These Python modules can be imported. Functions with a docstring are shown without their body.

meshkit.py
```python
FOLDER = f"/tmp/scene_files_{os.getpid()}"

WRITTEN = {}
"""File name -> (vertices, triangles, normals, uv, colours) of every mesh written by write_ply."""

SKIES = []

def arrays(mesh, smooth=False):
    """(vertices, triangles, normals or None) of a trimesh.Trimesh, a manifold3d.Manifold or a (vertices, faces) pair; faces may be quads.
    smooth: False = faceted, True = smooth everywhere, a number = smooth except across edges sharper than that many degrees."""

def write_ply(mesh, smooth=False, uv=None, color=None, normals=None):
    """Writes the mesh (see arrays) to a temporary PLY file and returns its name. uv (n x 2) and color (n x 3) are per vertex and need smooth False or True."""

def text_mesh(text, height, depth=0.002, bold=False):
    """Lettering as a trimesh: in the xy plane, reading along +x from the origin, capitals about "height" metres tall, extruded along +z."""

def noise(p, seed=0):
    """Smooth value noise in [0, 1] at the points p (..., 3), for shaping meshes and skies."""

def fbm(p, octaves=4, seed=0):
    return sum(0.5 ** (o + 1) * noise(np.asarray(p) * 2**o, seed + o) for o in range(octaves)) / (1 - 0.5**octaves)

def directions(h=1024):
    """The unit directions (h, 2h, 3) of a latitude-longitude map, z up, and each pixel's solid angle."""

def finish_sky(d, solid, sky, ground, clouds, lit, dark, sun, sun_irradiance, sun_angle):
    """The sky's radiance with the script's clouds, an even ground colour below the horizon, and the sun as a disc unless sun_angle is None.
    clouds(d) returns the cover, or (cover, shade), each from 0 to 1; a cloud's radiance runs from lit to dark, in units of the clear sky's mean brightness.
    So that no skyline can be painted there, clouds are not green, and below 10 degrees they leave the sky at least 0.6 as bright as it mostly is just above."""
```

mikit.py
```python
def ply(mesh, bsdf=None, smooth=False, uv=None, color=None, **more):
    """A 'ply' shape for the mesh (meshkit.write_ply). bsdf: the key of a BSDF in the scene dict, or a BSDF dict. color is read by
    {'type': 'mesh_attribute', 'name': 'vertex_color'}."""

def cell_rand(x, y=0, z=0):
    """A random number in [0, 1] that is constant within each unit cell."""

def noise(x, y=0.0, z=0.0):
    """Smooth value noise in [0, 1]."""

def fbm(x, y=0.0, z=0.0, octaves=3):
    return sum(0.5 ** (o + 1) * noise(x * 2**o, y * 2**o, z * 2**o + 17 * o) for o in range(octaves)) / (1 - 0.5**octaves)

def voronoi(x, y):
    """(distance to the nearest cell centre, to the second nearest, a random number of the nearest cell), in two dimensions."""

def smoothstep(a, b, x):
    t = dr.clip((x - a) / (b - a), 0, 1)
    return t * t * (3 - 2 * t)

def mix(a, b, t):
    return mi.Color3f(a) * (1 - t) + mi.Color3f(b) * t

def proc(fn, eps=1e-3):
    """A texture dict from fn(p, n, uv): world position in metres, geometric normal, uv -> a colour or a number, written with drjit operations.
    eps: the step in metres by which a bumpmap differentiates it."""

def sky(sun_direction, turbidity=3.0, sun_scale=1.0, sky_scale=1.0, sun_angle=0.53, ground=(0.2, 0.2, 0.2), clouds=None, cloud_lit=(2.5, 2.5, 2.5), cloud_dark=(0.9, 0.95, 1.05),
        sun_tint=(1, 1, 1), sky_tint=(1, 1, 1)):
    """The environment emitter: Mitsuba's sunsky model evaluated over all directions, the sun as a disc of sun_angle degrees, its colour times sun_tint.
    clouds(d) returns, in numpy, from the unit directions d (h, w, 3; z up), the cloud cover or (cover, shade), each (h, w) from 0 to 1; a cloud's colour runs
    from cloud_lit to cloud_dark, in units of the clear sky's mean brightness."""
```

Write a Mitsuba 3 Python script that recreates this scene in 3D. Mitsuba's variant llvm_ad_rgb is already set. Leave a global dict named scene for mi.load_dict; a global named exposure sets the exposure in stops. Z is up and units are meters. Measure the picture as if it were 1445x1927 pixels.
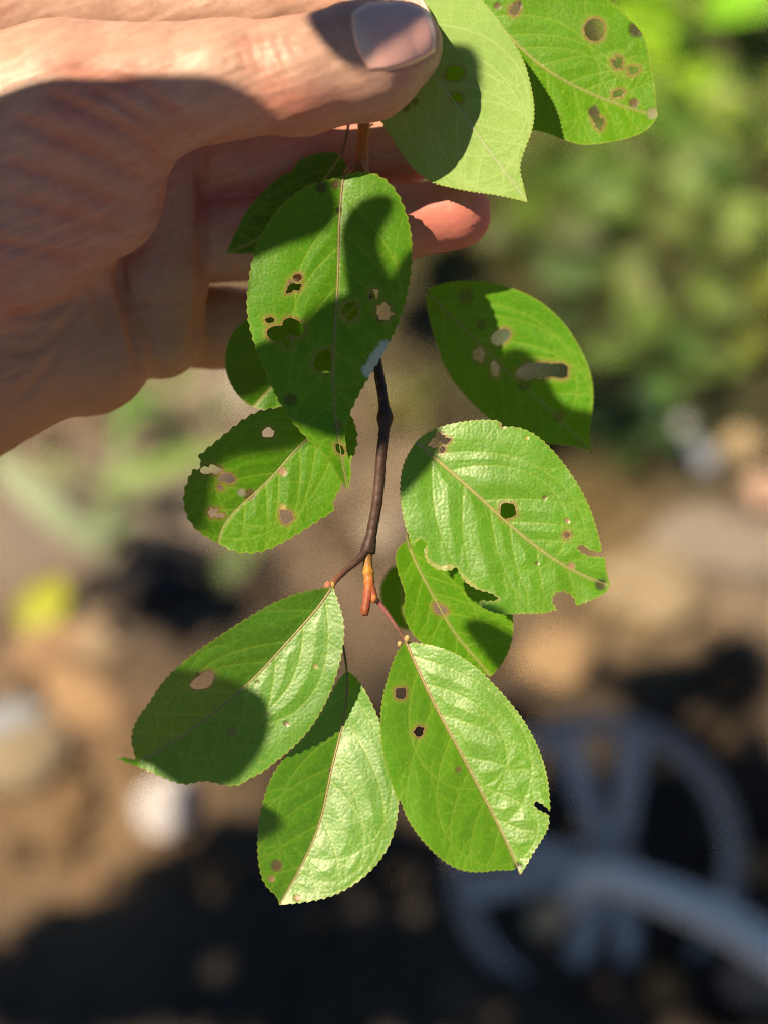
import math, random
import numpy as np, trimesh, mitsuba as mi, mikit, meshkit, shapely
from scipy.spatial import Delaunay, cKDTree
from shapely.geometry import Polygon
random.seed(7); RNG = np.random.default_rng(7)
T = mi.ScalarTransform4f
scene, labels = {}, {}
# ------------------------------------------------------------------ camera, sky, exposure
PITCH = math.radians(50)
FOC = np.array([0, 0, 1.10]); DIST = 0.30
R = np.array([1.0, 0, 0]); U = np.array([0, math.sin(PITCH), math.cos(PITCH)]); W = np.array([0, -math.cos(PITCH), math.sin(PITCH)])
CAM = FOC + DIST * W
scene['camera'] = {'type': 'thinlens', 'fov': 2 * math.degrees(math.atan(0.07225 / DIST)), 'fov_axis': 'x', 'aperture_radius': 0.0042,
                   'focus_distance': DIST - 0.004, 'near_clip': 0.01, 'far_clip': 2000.0,
                   'to_world': T().look_at(origin=CAM.tolist(), target=FOC.tolist(), up=[0, 0, 1])}
SL = np.array([-0.52, 0.45, 0.75]); SL /= np.linalg.norm(SL)
SUN = SL[0] * R + SL[1] * U + SL[2] * W
scene['sky'] = mikit.sky(SUN.tolist(), turbidity=3, sun_scale=1.0, sky_scale=0.30, sun_tint=(1.0, 0.96, 0.88))
exposure = 2.5


# ------------------------------------------------------------------ frames and helpers
def L2W(p):                      # local millimetres (right, up, towards the camera) round the twig -> world metres
    p = np.asarray(p, float) / 1000
    return FOC + p[..., :1] * R + p[..., 1:2] * U + p[..., 2:3] * W


def loc(px, py, w):              # a traced spot at its own distance, local millimetres
    k = (300.0 - np.asarray(w, float)) / 300.0
    return np.stack(np.broadcast_arrays((np.asarray(px, float) - 722.5) * .1 * k, (963.5 - np.asarray(py, float)) * .1 * k, np.asarray(w, float)), -1)


def ground_at(px, py, h=0.0):    # the spot of the ground (or of height h) that the photograph shows there
    d = L2W(loc(px, py, 0.0)) - CAM
    return CAM + d * ((h - CAM[2]) / d[2])


def add(key, mesh, bsdf, label=None, cat=None, group=None, kind=None, smooth=False, uv=None, color=None, **more):
    if key in scene:
        n = 1
        while f'{key}_{n:03d}' in scene: n += 1
        key = f'{key}_{n:03d}'
    scene[key] = mikit.ply(mesh, bsdf, smooth=smooth, uv=uv, color=color, **more)
    tag(key, label, cat, group, kind)
    return key


def tag(key, label=None, cat=None, group=None, kind=None):
    d = {k: v for k, v in (('label', label), ('category', cat), ('group', group), ('kind', kind)) if v}
    if d: labels[key] = d


def free(name):
    if name not in labels and name not in scene and not any(k.startswith(name + '__') for k in scene): return name
    n = 1
    while True:
        k = f'{name}_{n:03d}'
        if k not in labels and k not in scene and not any(q.startswith(k + '__') for q in scene): return k
        n += 1


def chaikin(pts, corner, it=3):
    p, c = np.asarray(pts, float), np.asarray(corner, bool)
    for _ in range(it):
        q, d = [], []
        n = len(p)
        for i in range(n):
            a, b = p[i], p[(i + 1) % n]
            if c[i]: q.append(a); d.append(True)
            else: q.append(.75 * a + .25 * b); d.append(False)
            if not c[(i + 1) % n]: q.append(.25 * a + .75 * b); d.append(False)
        p, c = np.array(q), np.array(d)
    return p, c


def resample(p, step, closed=False):
    p = np.asarray(p, float)
    if closed: p = np.vstack([p, p[:1]])
    s = np.r_[0, np.cumsum(np.linalg.norm(np.diff(p, axis=0), axis=1))]
    n = max(2, int(round(s[-1] / step)) + 1)
    t = np.linspace(0, s[-1], n)
    o = np.stack([np.interp(t, s, p[:, k]) for k in range(p.shape[1])], 1)
    return (o[:-1], t[:-1]) if closed else (o, t)


def spline(pts, step):
    from scipy.interpolate import CubicSpline
    p = np.asarray(pts, float)
    s = np.r_[0, np.cumsum(np.linalg.norm(np.diff(p[:, :3], axis=0), axis=1))]
    f = CubicSpline(s, p, axis=0) if len(p) > 2 else (lambda t: np.stack([np.interp(t, s, p[:, k]) for k in range(p.shape[1])], 1))
    return f(np.linspace(0, s[-1], max(3, int(s[-1] / step) + 1)))


def tube(pts, rad, sides=12, cap=True):
    p = np.asarray(pts, float); n = len(p)
    rad = np.broadcast_to(np.asarray(rad, float), (n,))
    t = np.gradient(p, axis=0); t /= np.linalg.norm(t, axis=1, keepdims=True) + 1e-12
    a = np.cross(t[0], [0.31, 0.2, 0.93]); a /= np.linalg.norm(a)
    A = []
    for i in range(n):
        a = a - t[i] * a.dot(t[i]); a /= np.linalg.norm(a); A.append(a)
    A = np.array(A); B = np.cross(t, A)
    ang = np.arange(sides) * 2 * np.pi / sides
    v = p[:, None] + rad[:, None, None] * (np.cos(ang)[None, :, None] * A[:, None] + np.sin(ang)[None, :, None] * B[:, None])
    i, j = np.meshgrid(np.arange(n - 1), np.arange(sides), indexing='ij')
    q = np.stack([i * sides + j, i * sides + (j + 1) % sides, (i + 1) * sides + (j + 1) % sides, (i + 1) * sides + j], -1).reshape(-1, 4)
    f = np.vstack([q[:, [0, 1, 2]], q[:, [0, 2, 3]]])
    v = v.reshape(-1, 3)
    if cap:
        k = len(v); v = np.vstack([v, p[0] - t[0] * rad[0] * .3, p[-1] + t[-1] * rad[-1] * .3])
        jj = np.arange(sides)
        f = np.vstack([f, np.stack([(jj + 1) % sides, jj, np.full(sides, k)], 1), np.stack([(n - 1) * sides + jj, (n - 1) * sides + (jj + 1) % sides, np.full(sides, k + 1)], 1)])
    return v, f


def vn(p, f, seed=0):            # smooth noise in -1..1
    p = np.asarray(p, float)
    if p.shape[-1] == 2: p = np.concatenate([p, np.zeros(p.shape[:-1] + (1,))], -1)
    return 2 * meshkit.fbm(p * f + 31.7, 3, seed) - 1


def blob(cx, cy, rx, ry=None, rot=0.0, irr=.22, seed=0, n=26):
    ry = ry or rx
    g = np.random.default_rng(seed + int(cx * 7 + cy * 13))
    a = np.arange(n) * 2 * np.pi / n
    irr = irr * 1.7
    r = 1 + irr * sum(g.normal() * np.cos(k * a + g.uniform(0, 6.28)) / k ** .6 for k in (2, 3, 4, 5, 7, 9)) / 1.9
    x, y = rx * r * np.cos(a), ry * r * np.sin(a)
    c, s = math.cos(math.radians(rot)), math.sin(math.radians(rot))
    return np.stack([cx + c * x - s * y, cy + s * x + c * y], 1)


def sst(a, b, x):
    t = np.clip((np.asarray(x, float) - a) / (b - a), 0, 1)
    return t * t * (3 - 2 * t)


def lerp(a, b, t):
    t = np.asarray(t)[..., None]
    return np.asarray(a) * (1 - t) + np.asarray(b) * t


# ------------------------------------------------------------------ materials
VC = {'type': 'mesh_attribute', 'name': 'vertex_color'}
def rgb(*c): return {'type': 'rgb', 'value': list(c)}


def leaf_bsdf(rough, spec, trans, tcol):
    return {'type': 'blendbsdf', 'weight': trans,
            'a': {'type': 'twosided', 'b': {'type': 'principled', 'base_color': VC, 'roughness': rough, 'specular': spec}},
            'b': {'type': 'principledthin', 'base_color': rgb(*tcol), 'roughness': .6, 'diff_trans': 2.0, 'eta': 1.01}}


scene['leaf_gloss'] = leaf_bsdf(.40, .75, .25, (.26, .58, .004))
scene['leaf_sheen'] = leaf_bsdf(.43, .78, .25, (.26, .58, .004))
scene['leaf_satin'] = leaf_bsdf(.42, .28, .25, (.26, .58, .004))
scene['leaf_matte'] = leaf_bsdf(.62, .3, .25, (.25, .42, .03))
scene['bark'] = {'type': 'twosided', 'b': {'type': 'principled', 'base_color': VC, 'roughness': .55, 'specular': .4}}
scene['midrib_mat'] = {'type': 'twosided', 'b': {'type': 'principled', 'base_color': VC, 'roughness': .45, 'specular': .4}}
scene['soil'] = {'type': 'twosided', 'b': {'type': 'principled', 'base_color': VC, 'roughness': .9, 'specular': .2}}
scene['herb'] = leaf_bsdf(.5, .4, .28, (.25, .45, .03))
scene['skin'] = {'type': 'blendbsdf', 'weight': .12,      # a fifth of the light goes under the skin and comes out red
                 'a': {'type': 'twosided', 'b': {'type': 'principled', 'base_color': VC, 'roughness': .46, 'specular': .5}},
                 'b': {'type': 'principledthin', 'base_color': rgb(.85, .17, .08), 'roughness': .7, 'diff_trans': 2.0, 'eta': 1.01}}
scene['nail_mat'] = {'type': 'twosided', 'b': {'type': 'principled', 'base_color': VC, 'roughness': .3, 'specular': .5}}
scene['plastic'] = {'type': 'twosided', 'b': {'type': 'principled', 'base_color': rgb(.48, .48, .47), 'roughness': .45, 'specular': .4}}
scene['pipe_mat'] = {'type': 'twosided', 'b': {'type': 'principled', 'base_color': rgb(.74, .76, .74), 'roughness': .4, 'specular': .45}}
scene['rubber'] = {'type': 'twosided', 'b': {'type': 'principled', 'base_color': rgb(.30, .29, .28), 'roughness': .7}}

# ------------------------------------------------------------------ the ground
def gaxis(lo, hi, step, far):
    inner = np.arange(lo, hi + 1e-9, step)
    out = np.geomspace(step * 2, far, 26)
    return np.r_[lo - out[::-1], inner, hi + out]


gx, gy = gaxis(-.95, .95, .012, 250), gaxis(-.4, 2.4, .012, 250)
GX, GY = np.meshgrid(gx, gy)
gp = np.stack([GX, GY], -1).reshape(-1, 2)
near = np.exp(-np.maximum(0, np.hypot(gp[:, 0], gp[:, 1] - 1) - 1.6) ** 2 * 1.5)
gz = (.018 * vn(gp, 3.1, 1) + .008 * vn(gp, 14, 2)) * near + .006 * vn(gp, 45, 3) * near


def gpix(px, py): return ground_at(px, py)[:2]


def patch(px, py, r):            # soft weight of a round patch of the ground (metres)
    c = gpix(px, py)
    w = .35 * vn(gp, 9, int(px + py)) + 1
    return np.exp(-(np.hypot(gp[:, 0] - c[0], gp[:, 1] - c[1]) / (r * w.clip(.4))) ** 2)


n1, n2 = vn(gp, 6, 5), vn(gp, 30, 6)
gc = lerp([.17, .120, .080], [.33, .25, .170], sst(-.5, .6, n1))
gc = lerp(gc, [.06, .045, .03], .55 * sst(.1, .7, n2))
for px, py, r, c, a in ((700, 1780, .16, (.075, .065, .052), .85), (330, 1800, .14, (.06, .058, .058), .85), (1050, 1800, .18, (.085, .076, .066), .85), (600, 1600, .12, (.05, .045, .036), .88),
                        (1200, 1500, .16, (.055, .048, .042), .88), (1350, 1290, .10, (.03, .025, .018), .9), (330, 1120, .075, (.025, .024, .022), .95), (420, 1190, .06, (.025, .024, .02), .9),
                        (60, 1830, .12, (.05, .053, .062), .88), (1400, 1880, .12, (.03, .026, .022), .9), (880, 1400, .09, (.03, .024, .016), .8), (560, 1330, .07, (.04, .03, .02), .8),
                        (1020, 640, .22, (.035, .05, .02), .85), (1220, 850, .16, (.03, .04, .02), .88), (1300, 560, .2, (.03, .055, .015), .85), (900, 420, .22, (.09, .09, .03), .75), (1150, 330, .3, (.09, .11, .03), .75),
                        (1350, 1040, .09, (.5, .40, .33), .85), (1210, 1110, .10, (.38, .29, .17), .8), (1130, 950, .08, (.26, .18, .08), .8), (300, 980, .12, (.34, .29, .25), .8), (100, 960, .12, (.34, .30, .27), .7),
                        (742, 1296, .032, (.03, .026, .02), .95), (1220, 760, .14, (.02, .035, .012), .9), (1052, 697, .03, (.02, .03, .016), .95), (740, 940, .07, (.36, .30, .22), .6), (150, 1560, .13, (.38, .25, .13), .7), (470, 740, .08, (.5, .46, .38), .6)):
    gc = lerp(gc, c, a * patch(px, py, r))  # dark ones mix dark soil with ground shade painted into the colour
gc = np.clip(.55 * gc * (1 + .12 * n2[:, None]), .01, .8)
nx, ny = len(gx), len(gy)
ii, jj = np.meshgrid(np.arange(ny - 1), np.arange(nx - 1), indexing='ij')
a0 = (ii * nx + jj).ravel()
gf = np.stack([a0, a0 + 1, a0 + nx + 1, a0 + nx], 1)
add('ground', (np.c_[gp, gz], gf), 'soil', 'bare brown garden soil with dark patches, partly dark soil and partly painted shade', None, kind='structure', smooth=True, color=gc)
GT = cKDTree(gp)
def gh(x, y): return float(gz[GT.query([x, y])[1]])

# ------------------------------------------------------------------ added unseen tree, its leaves placed to shade hand, twig and ground
def simple_leaf(c, ax, nrm, L, wid, bend=.15, n=7):
    ax = ax / np.linalg.norm(ax); nrm = nrm - ax * nrm.dot(ax); nrm /= np.linalg.norm(nrm); sd = np.cross(nrm, ax)
    t = np.linspace(0, 1, n); hw = wid / 2 * np.sin(np.pi * t ** .85) ** .75 + 1e-4
    mid = c + ax * ((t - .5) * L)[:, None] - nrm * (bend * L * (t - .4) ** 2)[:, None]
    up = nrm * (.22 * hw)[:, None]
    v = np.vstack([mid, mid + sd * hw[:, None] + up, mid - sd * hw[:, None] + up])
    i = np.arange(n - 1)
    f = np.vstack([np.stack([i, i + 1, n + i + 1], 1), np.stack([i, n + i + 1, n + i], 1), np.stack([i + 1, i, 2 * n + i], 1), np.stack([i + 1, 2 * n + i, 2 * n + i + 1], 1)])
    return v, f


class MB:
    def __init__(s): s.v, s.f, s.c, s.n = [], [], [], 0
    def put(s, v, f, c):
        s.v.append(v); s.f.append(np.asarray(f) + s.n); s.n += len(v); s.c.append(np.broadcast_to(np.asarray(c, float), (len(v), 3)))
    def mesh(s): return np.vstack(s.v), np.vstack(s.f)
    def col(s): return np.vstack(s.c)


def green(g): return np.array([.055, .12, .016]) * g.uniform(.7, 1.35) * np.array([g.uniform(.8, 1.3), 1, g.uniform(.7, 1.3)])


crown = MB(); g = np.random.default_rng(11)  # added leaves, set up the sun's path to darken chosen parts of the ground
for (px, py, rx, ry, n) in ((620, 1760, 330, 230, 130), (1090, 1720, 260, 260, 130), (1320, 1500, 190, 190, 70), (1340, 1720, 220, 150, 150), (1200, 1640, 160, 80, 60), (1300, 1270, 180, 60, 30), (100, 1830, 230, 110, 55), (320, 1140, 110, 80, 22), (860, 1400, 160, 80, 26), (1100, 800, 120, 60, 22), (850, 560, 100, 100, 22)):
    for _ in range(n):
        r, a = math.sqrt(g.random()), g.uniform(0, 6.283)
        q = ground_at(px + rx * r * math.cos(a), py + ry * r * math.sin(a)) + SUN * g.uniform(.85, 2.2)
        e = q - CAM; dp = -(e @ W)
        if dp > 0 and abs(e @ R) < .31 * dp + .06 and abs(e @ U) < .40 * dp + .06: continue   # leaves that would come into view are skipped
        L = g.uniform(.05, .075)
        crown.put(*simple_leaf(q, g.normal(size=3), SUN + .45 * g.normal(size=3), L, L * .6), green(g))
for (px, py) in ((1190, 1660), (1270, 1700), (1350, 1730), (1430, 1775), (1500, 1820)):
    for _ in range(22):
        q = ground_at(px, py, .13) + SUN * g.uniform(.7, 2.2) + .03 * g.normal(size=3)
        e = q - CAM; dp = -(e @ W)
        if dp > 0 and abs(e @ R) < .31 * dp + .06 and abs(e @ U) < .40 * dp + .06: continue
        L = g.uniform(.05, .075)
        crown.put(*simple_leaf(q, g.normal(size=3), SUN + .45 * g.normal(size=3), L, L * .6), green(g))
# loose leaves of the added crown farther up, well outside the sun's path to the twig
for _ in range(500):
    q = np.array([g.uniform(-1.6, -.75), g.uniform(-1.2, .2), g.uniform(1.2, 2.3)])
    L = g.uniform(.05, .075)
    crown.put(*simple_leaf(q, g.normal(size=3), np.array([0, 0, 1]) + .6 * g.normal(size=3), L, L * .6), green(g))
tag('added_shade_tree', 'added unseen tree with a grey trunk, its leaves placed to shade the hand and the ground', 'tree')
add('added_shade_tree__crown', crown.mesh(), 'herb', kind='stuff', smooth=True, color=crown.col())
tr = spline([(-1.25, -1.0, -.05), (-1.27, -.98, .6), (-1.22, -.95, 1.2), (-1.25, -.9, 1.9), (-1.2, -.9, 2.6)], .05)
add('added_shade_tree__trunk', tube(tr, np.linspace(.10, .05, len(tr)), 16), 'bark', smooth=True, color=np.full((len(tr) * 16 + 2, 3), .16) * [1.1, 1, .85])
for e in ((-.6, .1, 1.15), (-.9, -.5, .9), (-.3, -.4, 1.4), (-.75, .0, 2.0)):
    m = np.array(e); b = tr[len(tr) // 3 + int(20 * g.random() % 8)]
    bp = spline([b, (b + m) / 2 + [0, 0, .08], m], .05)
    add('added_shade_tree__bough', tube(bp, np.linspace(.03, .006, len(bp)), 10), 'bark', smooth=True, color=np.full((len(bp) * 10 + 2, 3), .13) * [1.1, 1, .85])


def shade_blocker(poly, w, s, seed=0):   # added blocker cut to a wanted shadow outline, s millimetres up the sun's path
    p = np.array([loc(x, y, w) for x, y in poly])
    q, _ = resample(p, 4.0, True); q = np.array([q, np.roll(q, 1, 0), np.roll(q, -1, 0)]).mean(0)
    q, _ = chaikin(q, [False] * len(q), 1)
    q = q[:, :3]
    nb = SL; e1 = np.cross([0, 1, 0], nb); e1 /= np.linalg.norm(e1); e2 = np.cross(nb, e1)
    xy = np.stack([q @ e1, q @ e2], 1)
    P = Polygon(xy).buffer(0); pts = resample(np.array(P.exterior.coords)[:-1], 1.5, True)[0]
    lo, hi = pts.min(0), pts.max(0)
    G = np.stack(np.meshgrid(np.arange(lo[0], hi[0], 3), np.arange(lo[1], hi[1], 3)), -1).reshape(-1, 2)
    G = G[shapely.contains_xy(P.buffer(-1), G[:, 0], G[:, 1])]
    A = np.vstack([pts, G]); tri = Delaunay(A).simplices
    tri = tri[shapely.contains_xy(P.buffer(1e-6), *A[tri].mean(1).T)]
    c = A.mean(0); d = q.mean(0) @ nb + s
    h = d - .006 * ((A - c) ** 2).sum(1) + 2 * vn(A / 10, 1, seed)
    v = L2W(A[:, :1] * e1 + A[:, 1:] * e2 + h[:, None] * nb)
    add('added_shade_tree__leaf', (v, tri), 'leaf_satin', smooth=True, color=np.broadcast_to(green(np.random.default_rng(seed)), (len(v), 3)))


# ------------------------------------------------------------------ the hand: one smooth distance field, meshed by surface nets
def cap_sdf(Q, a, b, ra, rb):
    pa, ba = Q - a, b - a
    h = np.clip((pa @ ba) / ba.dot(ba), 0, 1)
    return np.linalg.norm(pa - h[..., None] * ba, axis=-1) - (ra + (rb - ra) * h)


def smin(a, b, k):
    h = np.clip(.5 + .5 * (b - a) / k, 0, 1)
    return b * (1 - h) + a * h - k * h * (1 - h)


def J(px, py, w, r):
    return np.r_[loc(px, py, w), r * (300 - w) / 300.0]


CH = [  # blend radius to what came before, joints
    (0.1, [J(-1500, 640, -18, 34), J(-420, 520, -14, 30), J(-120, 470, -8, 22)]),
    (14, [J(-120, 440, -4, 20), J(60, 400, -2, 16.5), J(185, 368, 0, 12.3)]),
    (12, [J(-260, 330, -2, 22), J(120, 196, 9, 15.2), J(420, 149, 14, 10.7), J(562, 143, 15, 10.4), J(690, 112, 14, 10.7), J(752, 84, 13, 8.1)]),
    (5, [J(-150, 712, -12, 21), J(100, 650, -14, 13.5), J(172, 668, -15, 10.8)]),
    (5, [J(110, 520, -12, 11), J(165, 660, -14, 10.5)]),
    (1.2, [J(292, 330, -17, 9), J(300, 520, -18, 8.6), J(302, 634, -20, 8)]),
    (4, [J(-200, 60, -22, 18), J(180, 24, -20, 11), J(300, 16, -18, 9.6), J(520, 4, -12, 8.8), J(735, 10, -9, 7.6)]),
    (1.2, [J(280, 292, -22, 9), J(560, 288, -18, 7.8), J(760, 282, -17, 6.6)]),
    (1.2, [J(280, 455, -27, 8.4), J(600, 446, -15, 7.5), J(720, 425, -10, 7.2), J(858, 401, -8, 6.7)]),
    (1.2, [J(280, 622, -31, 7.6), J(420, 617, -31, 7.3), J(580, 606, -27, 6.4)]),
]


def hand_sdf(Q):
    d = None
    for k, js in CH:
        e = None
        for a, b in zip(js, js[1:]):
            s = cap_sdf(Q, a[:3], b[:3], a[3], b[3])
            e = s if e is None else smin(e, s, 3.0)
        d = e if d is None else smin(d, e, k)
    return d


def surface_nets(f, lo, hi, h):
    ax = [np.arange(l, u + h, h) for l, u in zip(lo, hi)]
    sh = tuple(len(a) for a in ax)
    D = np.empty(sh, np.float32)
    YZ = np.stack(np.meshgrid(ax[1], ax[2], indexing='ij'), -1)
    for i, x in enumerate(ax[0]):
        D[i] = f(np.concatenate([np.full(YZ.shape[:2] + (1,), x), YZ], -1))
    S = D < 0
    cnt = np.zeros(tuple(s - 1 for s in sh), np.int8)
    cor = [(a, b, c) for a in (0, 1) for b in (0, 1) for c in (0, 1)]
    sl = lambda A, o: A[o[0]:sh[0] - 1 + o[0], o[1]:sh[1] - 1 + o[1], o[2]:sh[2] - 1 + o[2]]
    for o in cor: cnt += sl(S, o)
    act = (cnt > 0) & (cnt < 8)
    idx = np.full(act.shape, -1, np.int64); cells = np.argwhere(act); idx[act] = np.arange(len(cells))
    acc, num = np.zeros((len(cells), 3)), np.zeros(len(cells))
    for a in cor:
        for k in range(3):
            if a[k] == 0:
                b = list(a); b[k] = 1
                da, db = D[tuple((cells + a).T)], D[tuple((cells + b).T)]
                m = (da < 0) != (db < 0)
                t = da / np.where(m, da - db, 1)
                p = np.array(a, float) + np.eye(3)[k] * t[:, None]
                acc[m] += p[m]; num[m] += 1
    V = np.array(lo) + (cells + acc / num[:, None]) * h
    F = []
    for k in range(3):
        u, v = (k + 1) % 3, (k + 2) % 3
        o = [0, 0, 0]; o2 = [0, 0, 0]; o2[k] = 1
        A, B = S[:sh[0] - o2[0], :sh[1] - o2[1], :sh[2] - o2[2]], S[o2[0]:, o2[1]:, o2[2]:]
        for flip, M in ((False, A & ~B), (True, ~A & B)):
            c = np.argwhere(M)
            c = c[(c[:, u] > 0) & (c[:, v] > 0) & (c[:, u] < sh[u] - 1) & (c[:, v] < sh[v] - 1)]
            def at(du, dv):
                q = c.copy(); q[:, u] -= du; q[:, v] -= dv
                return idx[tuple(q.T)]
            q = np.stack([at(1, 1), at(0, 1), at(0, 0), at(1, 0)], 1)
            F.append(q[:, ::-1] if flip else q)
    return V, np.vstack(F)


hv, hq = surface_nets(hand_sdf, (-225, -8, -56), (20, 118, 36), .72)
hm = trimesh.Trimesh(hv, np.vstack([hq[:, [0, 1, 2]], hq[:, [0, 2, 3]]]), process=False)
trimesh.smoothing.filter_taubin(hm, iterations=10)
hv = np.array(hm.vertices); hn = np.array(hm.vertex_normals)
k_ = 300 / (300 - hv[:, 2])
hx, hy = hv[:, 0] * 10 * k_ + 722.5, 963.5 - hv[:, 1] * 10 * k_     # where each spot of the skin was traced
disp = np.zeros(len(hv)); red = np.zeros(len(hv))
fz = hn[:, 2] > -.1
CR = [  # skin creases: polyline, half width (px), depth (mm), depth window
    ([(60, 170), (170, 210), (270, 275), (318, 338)], 12, .55, -6), ([(0, 215), (110, 260), (215, 310), (300, 350)], 12, .45, -6),
    ([(-20, 300), (90, 330), (190, 372), (280, 400)], 11, .32, -8), ([(0, 370), (110, 400), (200, 430), (262, 440)], 10, .28, -8), ([(150, 160), (240, 205), (330, 290)], 9, .3, -6),
    ([(60, 120), (200, 140), (300, 190), (350, 250)], 10, .25, -6), ([(-30, 450), (80, 475), (170, 495)], 10, .3, -10),
    ([(466, 50), (476, 90), (500, 150)], 7, .22, 4), ([(486, 48), (498, 92), (520, 140)], 6, .2, 4), ([(512, 50), (522, 84), (545, 130)], 7, .22, 4), ([(536, 56), (548, 90), (560, 120)], 6, .16, 4), ([(450, 60), (455, 100), (470, 140)], 6, .12, 4),
    ([(215, 490), (232, 560), (255, 650), (268, 720)], 9, 1.0, -40), ([(0, 590), (80, 585), (160, 545)], 9, .6, -30), ([(0, 640), (60, 660), (120, 610), (170, 560)], 9, .4, -30), ([(20, 760), (90, 690), (130, 600)], 10, .35, -30), ([(170, 520), (190, 590), (200, 640)], 9, .3, -30),
    ([(385, 250), (380, 420), (378, 540), (345, 700)], 8, .5, -40), ([(240, 560), (300, 575), (350, 560)], 8, .25, -40), ([(290, 470), (310, 560), (318, 650)], 8, .22, -40)]
P2 = np.stack([hx, hy], 1)
for line, wd, dep, w0 in CR:
    q, _ = resample(spline(line, 3.0), 3.0)
    d, j = cKDTree(q).query(P2)
    j = j / len(q)
    fade = sst(0, .18, j) * (1 - sst(.8, 1, j)) * fz * (hv[:, 2] > w0)
    wob = 1 + .3 * vn(P2 / 100, 3, 4)
    disp -= .9 * dep * fade * np.exp(-(d / (wd * wob)) ** 2); disp += .4 * dep * fade * np.exp(-((d - 2.2 * wd) / wd) ** 2)
    red += .5 * fade * np.exp(-(d / (1.6 * wd)) ** 2)
ang = np.stack([(hx * .35 + hy * .94) / 24, (hx * .94 - hy * .35) / 190, hv[:, 2] / 30], 1)
wr_ = 1 - np.abs(vn(ang * [1.5, 1.4, 1], 1.0, 8)) * 2.2
disp += -.24 * np.clip(wr_, 0, 1) ** 2 * sst(-.4, .3, vn(hv, .05, 18)) + .08 * vn(ang, 1.0, 8)
fine = np.clip(1 - np.abs(vn(ang * [3.2, 3.4, 1.5], 1.0, 28)) * 2.6, 0, 1) ** 2
disp += -.085 * fine
disp *= 1 - .85 * np.exp(-((hx - 650) / 120) ** 2 - ((hy - 185) / 55) ** 2) + .05 * vn(hv, .9, 9) + .25 * vn(hv, .11, 10)
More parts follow.
